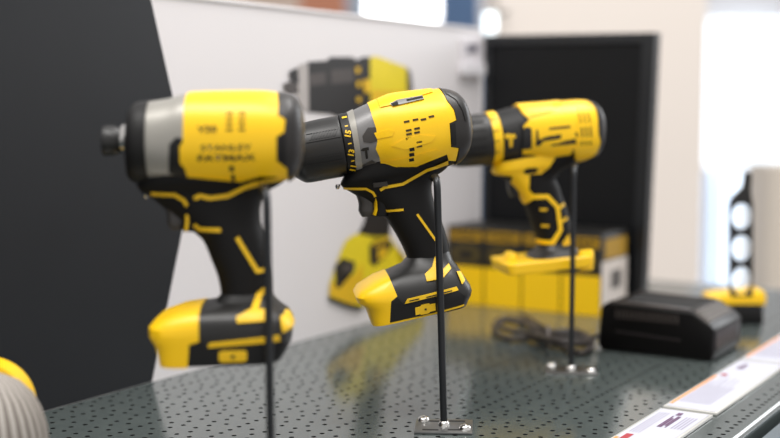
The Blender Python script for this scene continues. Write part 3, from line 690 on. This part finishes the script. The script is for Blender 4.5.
def holder():
    p = lambda x, y, d: on_plane(x, y, N * (VW + d), N)
    c = p(472, 74, 0.0); root = empty('sign_holder', c); tag(root, 'small white sign pocket with a dark mark at the right end of the back panel', 'sign')
    bm = bmesh.new(); bm_prism(bm, [p(460, 38, 0.0006) - c, p(484, 37, 0.0006) - c, p(484, 73, 0.0006) - c, p(460, 72, 0.0006) - c], N * 0.003); link_bm('pocket', bm, mat('pocket_white', (226, 222, 226), 0.4), root, None, False)
    bm = bmesh.new(); bm_prism(bm, [p(467, 45, 0.0037) - c, p(478, 44.5, 0.0037) - c, p(478, 51.5, 0.0037) - c, p(467, 53, 0.0037) - c], N * 0.0004); link_bm('mark', bm, mat('pocket_mark', (108, 104, 118), 0.5), root, None, False)
    bm = bmesh.new(); bm_prism(bm, [p(460, 64, 0.0037) - c, p(485, 64, 0.0037) - c, p(485, 75, 0.0037) - c, p(460, 74, 0.0037) - c], N * 0.004); link_bm('lip', bm, mat('pocket_lip', (236, 234, 238), 0.35), root, None, False)
holder()

# ================================================================== BOXES
def carton(v0, v1, u0, u1, h, label, right_face=False):
    base = UV((u0 + u1) / 2, (v0 + v1) / 2); root = empty('tool_box_carton', base); tag(root, label, 'box', 'yellow and black cartons in a row')
    bm = bmesh.new(); bm_uvbox(bm, u0, u1, v0, v1, 0.0003, h, base); bevel(bm, 0.0008)
    for f in bm.faces:
        f.material_index = 0
    link_bm('carton', bm, M['boxblack'], root)
    w = v1 - v0
    def face(name, a, b, z0, z1, m, d=0.0004, parent=root, ell=False):
        bm = bmesh.new()
        if ell:
            cx, cz = (a + b) / 2, (z0 + z1) / 2
            pts = [(cx + (b - a) / 2 * math.cos(t), cz + (z1 - z0) / 2 * math.sin(t)) for t in [2 * math.pi * k / 28 for k in range(28)]]
        else: pts = [(a, z0), (b, z0), (b, z1), (a, z1)]
        bm_prism(bm, [UV(u0 - d, v0 + w * x, h * zz) - base for x, zz in pts], -U * 0.0002)
        return link_bm(name, bm, m, parent, None, False)
    face('lower_panel', 0.01, 0.99, 0.005, 0.49, M['boxyellow'])
    hd = face('header_band', 0.05, 0.95, 0.82, 0.95, M['boxgold'])
    # word on the header
    cu = bpy.data.curves.new('t', 'FONT'); cu.body = 'STANLEY'; cu.size = 1; cu.align_x = 'CENTER'; cu.align_y = 'CENTER'; cu.offset = 0.03; cu.resolution_u = 2
    o = bpy.data.objects.new('t', cu); COL.objects.link(o); dg = bpy.context.evaluated_depsgraph_get(); dg.update()
    me = bpy.data.meshes.new_from_object(o.evaluated_get(dg)); bpy.data.objects.remove(o)
    for v in me.vertices:
        v.co = UV(u0 - 0.0009, (v0 + v1) / 2 + v.co.x * 0.0102, h * 0.885 + v.co.y * 0.0125) - base
    link_mesh('brand_text', me, M['ink'], hd, None, False)
    pic = face('picture', 0.08, 0.92, 0.52, 0.77, M['boxbrown'], ell=True)
    face('picture_core', 0.30, 0.74, 0.58, 0.70, M['boxblack'], 0.0008, pic, True)
    if right_face:
        def side(name, a, b, z0, z1, m, d=0.0004):
            bm = bmesh.new(); pts = [(a, z0), (b, z0), (b, z1), (a, z1)]
            bm_prism(bm, [UV(u0 + (u1 - u0) * x, v1 + d, h * zz) - base for x, zz in pts], N * 0.0002); return link_bm(name, bm, m, root, None, False)
        side('side_panel', 0.01, 0.99, 0.01, 0.66, M['boxwhite']); side('side_picture', 0.35, 0.75, 0.30, 0.52, mat('side_pic', (88, 82, 78), 0.5), 0.0008)
        side('side_band', 0.12, 0.95, 0.68, 0.92, M['boxgold'])
vs = [-0.808, -0.7525, -0.697, -0.6415, -0.586]
labs = ['yellow and black carton at the left end of the row, against the white panel', 'yellow and black carton second from the white panel', 'yellow and black carton third from the white panel, behind the hanging hammer drill', 'yellow and black carton at the right end of the row, with a white side']
for i in range(4): carton(vs[i] + 0.0006, vs[i + 1] - 0.0006, 1.443, 1.532, 0.1055, labs[i], i == 3)

# ================================================================== CHARGER AND CABLE
def charger():
    u0, u1, v0, v1 = 1.247, 1.347, -0.510, -0.381
    base = UV((u0 + u1) / 2, (v0 + v1) / 2); root = empty('battery_charger', base); tag(root, 'black battery charger with slotted top edge lying on the shelf', 'charger')
    prof = [(v0 + 0.003, 0.0005), (v0, 0.006), (v0 + 0.003, 0.047), (v0 + 0.009, 0.0530), (v1 - 0.024, 0.0510), (v1 - 0.007, 0.0400), (v1, 0.034), (v1 - 0.001, 0.005), (v1 - 0.004, 0.0005)]
    bm = bmesh.new(); bm_prism(bm, [UV(u0, v, z) - base for v, z in prof], U * (u1 - u0)); bevel(bm, 0.0028, 3)
    body = link_bm('body', bm, M['charger'], root, None, True, 40)
    # raised top frame around the battery bay
    def topz(v): 
        return 0.0530 - (v - v0 - 0.009) / (v1 - 0.024 - v0 - 0.009) * 0.002
    bm = bmesh.new()
    a, b = v0 + 0.012, v1 - 0.027
    for (ua, ub) in ((u0 + 0.004, u0 + 0.012), (u1 - 0.012, u1 - 0.004)):
        bm_hexa(bm, [UV(x, y, z + dz) - base for dz in (-0.002, 0.0018) for x, y, z in ((ua, a, topz(a)), (ub, a, topz(a)), (ub, b, topz(b)), (ua, b, topz(b)))])
    bevel(bm, 0.001); link_bm('top_rail', bm, M['chargertop'], body)  # rail colour lightened, the top edge highlight is painted in
    bm = bmesh.new(); bm_hexa(bm, [UV(x, y, z + dz) - base for dz in (-0.002, 0.0004) for x, y, z in ((u0 + 0.012, a + 0.01, topz(a)), (u1 - 0.012, a + 0.01, topz(a)), (u1 - 0.012, b - 0.005, topz(b)), (u0 + 0.012, b - 0.005, topz(b)))]); link_bm('battery_bay', bm, M['darkhole'], body, None, False)
    # sloping glossy end; its edge highlights are built as pale tubes
    bm = bmesh.new(); p = [(v1 - 0.0225, 0.0501), (v1 - 0.0085, 0.0410)]
    bm_hexa(bm, [UV(x, p[i][0], p[i][1] + dz) - base for dz in (-0.001, 0.0007) for x, i in ((u0 + 0.012, 0), (u0 + 0.008, 1), (u1 - 0.008, 1), (u1 - 0.012, 0))]); link_bm('sloped_window', bm, mat('charger_window', (74, 68, 62), 0.2), body, None, False)
    for i, nm in enumerate(('slope_highlight', 'slope_highlight')):
        q = p[i]; bm = bmesh.new()
        bm_tube(bm, [UV(u0 + 0.008, q[0], q[1] + 0.0004) - base, UV(u1 - 0.008, q[0], q[1] + 0.0004) - base], 0.0011, 8)
        link_bm(nm, bm, M['slopehighlight'], body)
    bm = bmesh.new(); bm_tube(bm, [UV(u0 + 0.0055, p[0][0], p[0][1] + 0.0002) - base, UV(u0 + 0.0035, p[1][0] + 0.002, p[1][1] - 0.002) - base], 0.0014, 8); link_bm('slope_highlight', bm, M['slopehighlight'], body)
    # vent ribs on the front and right shoulders
    for k in range(15):
        v = v0 + 0.022 + k * 0.0048; bm = bmesh.new()
        bm_hexa(bm, [UV(u0 + du, v + dv, z) - base for z in (0.037, 0.0465) for du, dv in ((-0.0006, -0.0012), (-0.0006, 0.0012), (0.001, 0.0012), (0.001, -0.0012))])
        link_bm('vent_rib', bm, M['chargertop'], body, None, False)
    for k in range(9):
        u = u0 + 0.012 + k * 0.0088; bm = bmesh.new()
        bm_hexa(bm, [UV(u + du, v1 + dv, z) - base for z in (0.012, 0.031) for du, dv in ((-0.0022, 0.0006), (0.0022, 0.0006), (0.0022, -0.001), (-0.0022, -0.001))])
        link_bm('vent_rib', bm, M['chargertop'], body, None, False)
    bm = bmesh.new()
    for k in range(14):
        v = v0 + 0.022 + k * 0.0052; z = 0.0215 - 0.0002 * k
        bm_hexa(bm, [UV(u0 + du, v + dv, z + zz) - base for zz in (0, 0.0022) for du, dv in ((-0.0005, 0), (-0.0005, 0.0030), (0.001, 0.0030), (0.001, 0))])
    link_bm('embossed_lettering', bm, mat('emboss', (44, 38, 38), 0.5), body, None, False)
    # power cable, coiled and tied
    S = lambda x, y, z: on_shelf(x, y, z + 0.0016)
    r = 0.0029
    pts = [S(624, 333, 0.012) + U * 0.0, S(606, 334, 0.010), S(592, 337.5, 0.0085), S(575, 341, 0.009), S(556, 338.5, 0.010), S(540, 333, 0.011), S(524, 322, 0.010), S(508, 318, 0.006), S(496, 322, 0.0035), S(495, 331, 0.0032), S(508, 338, 0.0032), S(530, 338, 0.0035),
           S(556, 344, 0.0032), S(580, 352.5, 0.0032), S(591, 347, 0.0034), S(590, 337, 0.005), S(574, 330.5, 0.0034), S(548, 331, 0.0062), S(532, 324, 0.0062), S(520, 318.5, 0.0032), S(526, 316.5, 0.0032), S(541, 326, 0.0095), S(558, 334, 0.0095), S(580, 335.5, 0.0092), S(589, 340, 0.0095), S(580, 344, 0.009), S(556, 340.5, 0.0155), S(530, 334, 0.0085),
           S(508, 329.5, 0.0095), S(498, 325, 0.0095), S(506, 320.5, 0.0115), S(522, 324, 0.0155)]
    c = S(545, 340, 0); rt = empty('power_cable', c); tag(rt, 'black charger cable coiled and tied on the shelf behind the right rod', 'cable')
    bm = bmesh.new(); bm_tube(bm, [p - c for p in smooth_path(pts, 7)], r, 10); link_bm('cord', bm, M['cable'], rt)
    bm = bmesh.new(); q = S(548, 337, 0.009) - c
    rg = [q + Vector((0.004 * math.cos(t) * 0.6, 0.020 * math.cos(t), 0.0105 * math.sin(t))) for t in [2 * math.pi * k / 24 for k in range(25)]]
    bm_tube(bm, rg, 0.0022, 8); link_bm('cable_tie', bm, mat('tie_grey', (96, 88, 86), 0.4), rt)
charger()

# ================================================================== PRICE CARDS
def card(u0, u1, v0, v1, label, kind):
    base = UV((u0 + u1) / 2, (v0 + v1) / 2); root = empty('price_card', base); tag(root, label, 'price card', 'white cards along the front of the shelf')
    bm = bmesh.new(); bm_uvbox(bm, u0, u1, v0, v1, 0.0003, 0.0030, base); bevel(bm, 0.0007); link_bm('holder', bm, M['cardedge'], root)
    top = 0.0030
    def flat(name, a, b, c, d, m, lay, parent=root, bmx=None):
        own = bmx is None; bm = bmx or bmesh.new()
        vs = [bm.verts.new(UV(u0 + (u1 - u0) * x, v0 + (v1 - v0) * y, top + 0.0002 * lay) - base) for x, y in ((a, c), (a, d), (b, d), (b, c))]
        bm.faces.new(vs)
        if own: return link_bm(name, bm, m, parent, None, False, recalc=False)
    pp = flat('paper', 0.012, 0.988, 0.05, 0.95, M['card'], 1)
    def rows(name, lst, m, lay):
        bm = bmesh.new()
        for r in lst: flat(name, *r, m, lay, pp, bm)
        link_bm(name, bm, m, pp, None, False, recalc=False)
    if kind == 0:      # near card: print at the far end
        flat('orange_band', 0.02, 0.66, 0.05, 0.115, M['orange'], 2, pp)
        flat('red_mark', 0.62, 0.70, 0.14, 0.27, M['red'], 2, pp)
        rows('printed_lines', [(0.72, 0.95, 0.12 + 0.055 * k, 0.14 + 0.055 * k) for k in range(4)] + [(0.80, 0.93, 0.66 + 0.06 * k, 0.69 + 0.06 * k) for k in range(4)] + [(0.1, 0.6, 0.3 + 0.1 * k, 0.33 + 0.1 * k) for k in range(5)], M['lilac'], 2)
        rows('price_print', [(0.80, 0.925, 0.42, 0.45), (0.80, 0.90, 0.46, 0.50), (0.82, 0.925, 0.515, 0.55), (0.80, 0.925, 0.56, 0.58), (0.935, 0.965, 0.44, 0.53)], M['purple'], 3)
    else:
        flat('orange_band', 0.05, 0.62, 0.05, 0.10, M['orange'], 2, pp)
        flat('red_mark', 0.63, 0.67, 0.12, 0.24, M['red'], 2, pp)
        rows('printed_lines', [(0.10, 0.10 + random.uniform(0.3, 0.7), 0.14 + 0.05 * k, 0.158 + 0.05 * k) for k in range(12)], M['lilac'], 2)
        rows('price_print', [(0.80, 0.86, 0.22, 0.25), (0.79, 0.87, 0.27, 0.31), (0.80, 0.87, 0.33, 0.35), (0.885, 0.905, 0.24, 0.32)], M['purple'], 3)
card(0.700, 1.0225, -0.3585, -0.3115, 'white price card at the bottom edge of the photo, dark print at its far end', 0)
card(1.0300, 1.2630, -0.3590, -0.3105, 'whole white price card in the middle of the row with an orange back edge', 1)
card(1.2670, 1.5000, -0.3590, -0.3105, 'white price card farthest along the row, in front of the charger', 1)

# ================================================================== NEAR LEFT OBJECT
def near_object():
    Y = 0.82
    c = at(-11, 438, Y); base = Vector((c.x, c.y, 0)); root = empty('ribbed_tool', base)
    tag(root, 'pale grey ribbed tool end with a yellow band, cut off at the lower left corner', 'tool')
    # body of revolution around a vertical-ish axis
    prof = [(0.0, 0.0850), (0.012, 0.0838), (0.022, 0.0785), (0.030, 0.0700), (0.0355, 0.059), (0.0385, 0.048), (0.0395, 0.036), (0.0395, 0.015), (0.038, 0.004), (0.035, 0.0003)]
    def rev(bm, prof, seg, rib=0.0):
        prev = None
        for r, z in prof:
            ring = [bm.verts.new(Vector(((r + (rib if k % 2 else 0) * min(1, r / 0.03)) * math.cos(2 * math.pi * k / seg), (r + (rib if k % 2 else 0) * min(1, r / 0.03)) * math.sin(2 * math.pi * k / seg), z))) for k in range(seg)] if r > 0 else [bm.verts.new((0, 0, z))]
            if prev is not None:
                for k in range(seg):
                    if len(prev) == 1: bm.faces.new((prev[0], ring[k], ring[(k + 1) % seg]))
                    else: bm.faces.new((prev[k], ring[k], ring[(k + 1) % seg], prev[(k + 1) % seg]))
            prev = ring
        bm.faces.new(prev)
    bm = bmesh.new(); rev(bm, prof, 132, -0.0008)
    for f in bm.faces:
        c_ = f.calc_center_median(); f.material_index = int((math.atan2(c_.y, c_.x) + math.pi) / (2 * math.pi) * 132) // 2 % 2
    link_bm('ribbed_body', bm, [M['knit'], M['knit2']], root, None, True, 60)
    # yellow arched band behind and over the top
    bm = bmesh.new(); path = [Vector((0.031 * math.cos(t) - 0.010, 0.022, 0.0575 + 0.0305 * math.sin(t))) for t in [math.pi * (0.0 + 1.0 * k / 24) - 0.2 for k in range(25)]]
    sec = []
    for i, p in enumerate(path):
        d = (path[min(i + 1, 24)] - path[max(i - 1, 0)]).normalized(); nn = Vector((0, 1, 0)); rr = d.cross(nn)
        sec.append([bm.verts.new(p + nn * a + rr * b) for a, b in ((-0.010, -0.003), (-0.010, 0.003), (0.010, 0.003), (0.010, -0.003))])
    for i in range(24):
        for k in range(4): bm.faces.new((sec[i][k], sec[i][(k + 1) % 4], sec[i + 1][(k + 1) % 4], sec[i + 1][k]))
    bm.faces.new(sec[0]); bm.faces.new(sec[-1])
    link_bm('yellow_band', bm, M['yellow'], root)
near_object()

# ================================================================== THINGS FAR BEHIND
def upright():
    Y = 1.56
    b = on_shelf(746, 325); Y = b.y
    root = empty('slotted_upright', b); tag(root, 'black upright piece with round openings on a yellow and black foot behind the charger', 'tool')
    P = lambda x, y: at(x, y, Y) - b
    bm = bmesh.new(); bm_prism(bm, [P(728, 325.6), P(764, 325.6), P(764, 303), P(728, 303)], Vector((0, 0.05, 0))); bevel(bm, 0.003); link_bm('foot', bm, M['black'], root)
    zlow = min(v.co.z for v in root.children[0].data.vertices); 
    for v in root.children[0].data.vertices: v.co.z -= zlow - 0.0003
    bm = bmesh.new(); bm_prism(bm, [P(712, 306), P(766, 306), P(767, 296), P(763, 290), P(756, 293), P(724, 296), P(712, 298)], Vector((0, 0.05, 0))); bevel(bm, 0.002); link_bm('yellow_collar', bm, M['yellow'], root)
    # upright with three oval holes made as a boolean
    bm = bmesh.new(); bm_prism(bm, [P(731, 297), P(753, 297), P(753, 205), P(751, 192), P(752, 173), P(746, 173), P(744, 187), P(733, 198), P(731, 206)], Vector((0, 0.008, 0)))
    bmesh.ops.recalc_face_normals(bm, faces=bm.faces); me = bpy.data.meshes.new('u'); bm.to_mesh(me); bm.free()
    for cy, rx, ry in ((216.5, 10.5, 13), (248.5, 10.5, 13), (281, 10.5, 14)):
        bm = bmesh.new(); bm_prism(bm, [P(742 + rx * math.cos(t), cy + ry * math.sin(t)) - Vector((0, 0.02, 0)) for t in [2 * math.pi * k / 32 for k in range(32)]], Vector((0, 0.06, 0)))
        bmesh.ops.recalc_face_normals(bm, faces=bm.faces); m2 = bpy.data.meshes.new('h'); bm.to_mesh(m2); bm.free()
        me = bool_mesh(me, m2, 'DIFFERENCE')
    link_mesh('perforated_upright', me, M['softblack'], root, None, False)
upright()
def background():
    def panel(name, x0, x1, y0, y1, Y, rgb, label=None, cat=None, emit=0, depth=0.1, kind=None, to_floor=False):
        a = at(x0, y1, Y); c = at(x1, y0, Y); z0 = -0.95 if to_floor else a.z
        bm = bmesh.new(); bm_hexa(bm, [Vector((x, y, z)) for z in (z0, c.z) for x, y in ((a.x, Y), (c.x, Y), (c.x, Y + depth), (a.x, Y + depth))])
        m = mat(name + '_paint', rgb, 0.6, var=0.04, scale=5, emit=(rgb, emit) if emit else None)
        o = link_bm(name, bm, m, None, None, False)
        if kind: o['kind'] = kind
        if label: o['label'] = label
        if cat: o['category'] = cat
        return o
    # daylight windows of the shop front
    panel('window_1', 706, 800, 20, 166, 6.8, (232, 243, 255), None, None, 1.5, 0.15, 'structure')
    panel('window_2', 366, 438, -40, 19, 6.8, (255, 255, 255), None, None, 5.0, 0.15, 'structure')
    panel('blue_panel', 440, 480, -40, 40, 6.0, (70, 98, 134), 'dark blue upright panel beyond the back wall, right of the bright window', 'panel', 0, 0.1, None, True)
    panel('grey_panel', 318, 366, -40, 60, 6.2, (150, 165, 180), 'blue grey upright panel beyond the back wall, left of the bright window', 'panel', 0, 0.1, None, True)
    panel('shop_display', 180, 300, -40, 60, 6.0, (196, 178, 165), 'wide beige shop display far behind the back wall at the top left', 'display', 0, 0.3, None, True)
    panel('brown_display', 300, 345, -40, 10, 5.6, (176, 116, 88), 'brown shop display far behind the back wall', 'display', 0, 0.2, None, True)
    # pale rack in front of the lower part of the window
    Y = 4.6
    root = empty('display_rack', Vector((at(735, 100, Y).x, Y, -0.95))); tag(root, 'pale blue display rack with thin dark posts far behind the charger', 'rack')
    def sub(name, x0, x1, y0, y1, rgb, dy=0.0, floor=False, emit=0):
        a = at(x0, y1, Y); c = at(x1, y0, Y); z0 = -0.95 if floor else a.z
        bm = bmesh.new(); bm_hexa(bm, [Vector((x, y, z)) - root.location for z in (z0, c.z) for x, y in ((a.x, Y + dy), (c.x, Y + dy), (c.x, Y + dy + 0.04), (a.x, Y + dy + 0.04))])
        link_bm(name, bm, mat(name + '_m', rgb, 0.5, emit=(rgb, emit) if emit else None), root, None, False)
    sub('glowing_back_panel', 700, 772, 172, 330, (226, 238, 252), 0.05, True, 1.1)  # emission painted on so the panel looks bright; it is no lamp
    sub('post', 705, 713, 172, 330, (150, 168, 196), 0.0, True)
    sub('post', 722, 726, 172, 330, (170, 190, 215), 0.0, True)
    sub('post', 758, 764, 172, 330, (165, 184, 208), 0.0, True)
    panel('wall_pier', 765, 830, 165, 400, 4.2, (214, 204, 190), None, None, 0, 0.3, 'structure', True)
    # small bright lamp by the board's top left corner
    a = at(490, 22, 2.4); root = empty('small_lamp', a); tag(root, 'small bright white lamp beyond the top left corner of the black board', 'lamp')
    bm = bmesh.new(); bm_prism(bm, [at(484, 33, 2.4) - a, at(497, 33, 2.4) - a, at(497, 12, 2.4) - a, at(484, 12, 2.4) - a], Vector((0, 0.03, 0))); bevel(bm, 0.004)
    link_bm('diffuser', bm, mat('lamp_diffuser', (235, 245, 250), 0.4, emit=((235, 245, 250), 1.6)), root)
    bm = bmesh.new(); p = at(490, 12, 2.4) - a; q = at(508, 12, 2.72) - a
    bm_tube(bm, [p + Vector((0, 0.015, 0.003)), p + Vector((0.006, 0.1, 0.004)), q], 0.004, 8); link_bm('bracket', bm, M['softblack'], root)
background()

# ================================================================== LIGHT, CAMERA
def area(name, loc, size, power, target, col=(1, 1, 1), sy=None):
    l = bpy.data.lights.new(name, 'AREA'); l.energy = power; l.color = col; l.shape = 'RECTANGLE'; l.size = size; l.size_y = sy or size
    o = bpy.data.objects.new(name, l); COL.objects.link(o); o.location = loc
    o.rotation_euler = (Vector(target) - Vector(loc)).to_track_quat('-Z', 'Y').to_euler(); return o
w = bpy.data.worlds.new('shop_light'); scn.world = w; w.use_nodes = True
bg = w.node_tree.nodes['Background']; bg.inputs[0].default_value = (1.0, 0.98, 0.97, 1); bg.inputs[1].default_value = 0.85
area('ceiling_light_near', (-0.4, 0.2, 2.2), 1.6, 46, (0.0, 1.0, 0), (1, 0.98, 0.95), 0.5)
area('ceiling_light_far', (0.7, 1.3, 2.4), 1.4, 38, (0.1, 1.1, 0), (1, 0.98, 0.96), 0.4)
area('shop_front_glow', (3.4, 3.6, 1.6), 1.8, 60, (0.6, 1.6, 0.0), (0.94, 0.97, 1.0))

area('far_wall_fill', (0.5, 4.6, 3.2), 3.0, 45, (0.5, 7.0, 0.6), (0.97, 0.98, 1.0), 1.0)  # added fill that brightens the far wall, not a shop fixture

cd = bpy.data.cameras.new('camera'); cam = bpy.data.objects.new('camera', cd); COL.objects.link(cam)
cd.sensor_width = 36; cd.lens = F / 780 * 36; cam.location = CAM; cam.rotation_euler = (math.pi / 2 - PITCH, 0, 0)
cd.clip_start = 0.02; cd.clip_end = 60
cd.dof.use_dof = True; cd.dof.focus_distance = 1.0; cd.dof.aperture_fstop = 2.7
scn.camera = cam
scn.view_settings.view_transform = 'Standard'; scn.view_settings.look = 'None'; scn.view_settings.exposure = 0.0; scn.view_settings.gamma = 1.0
for me in [m for m in bpy.data.meshes if m.users == 0]: bpy.data.meshes.remove(me)
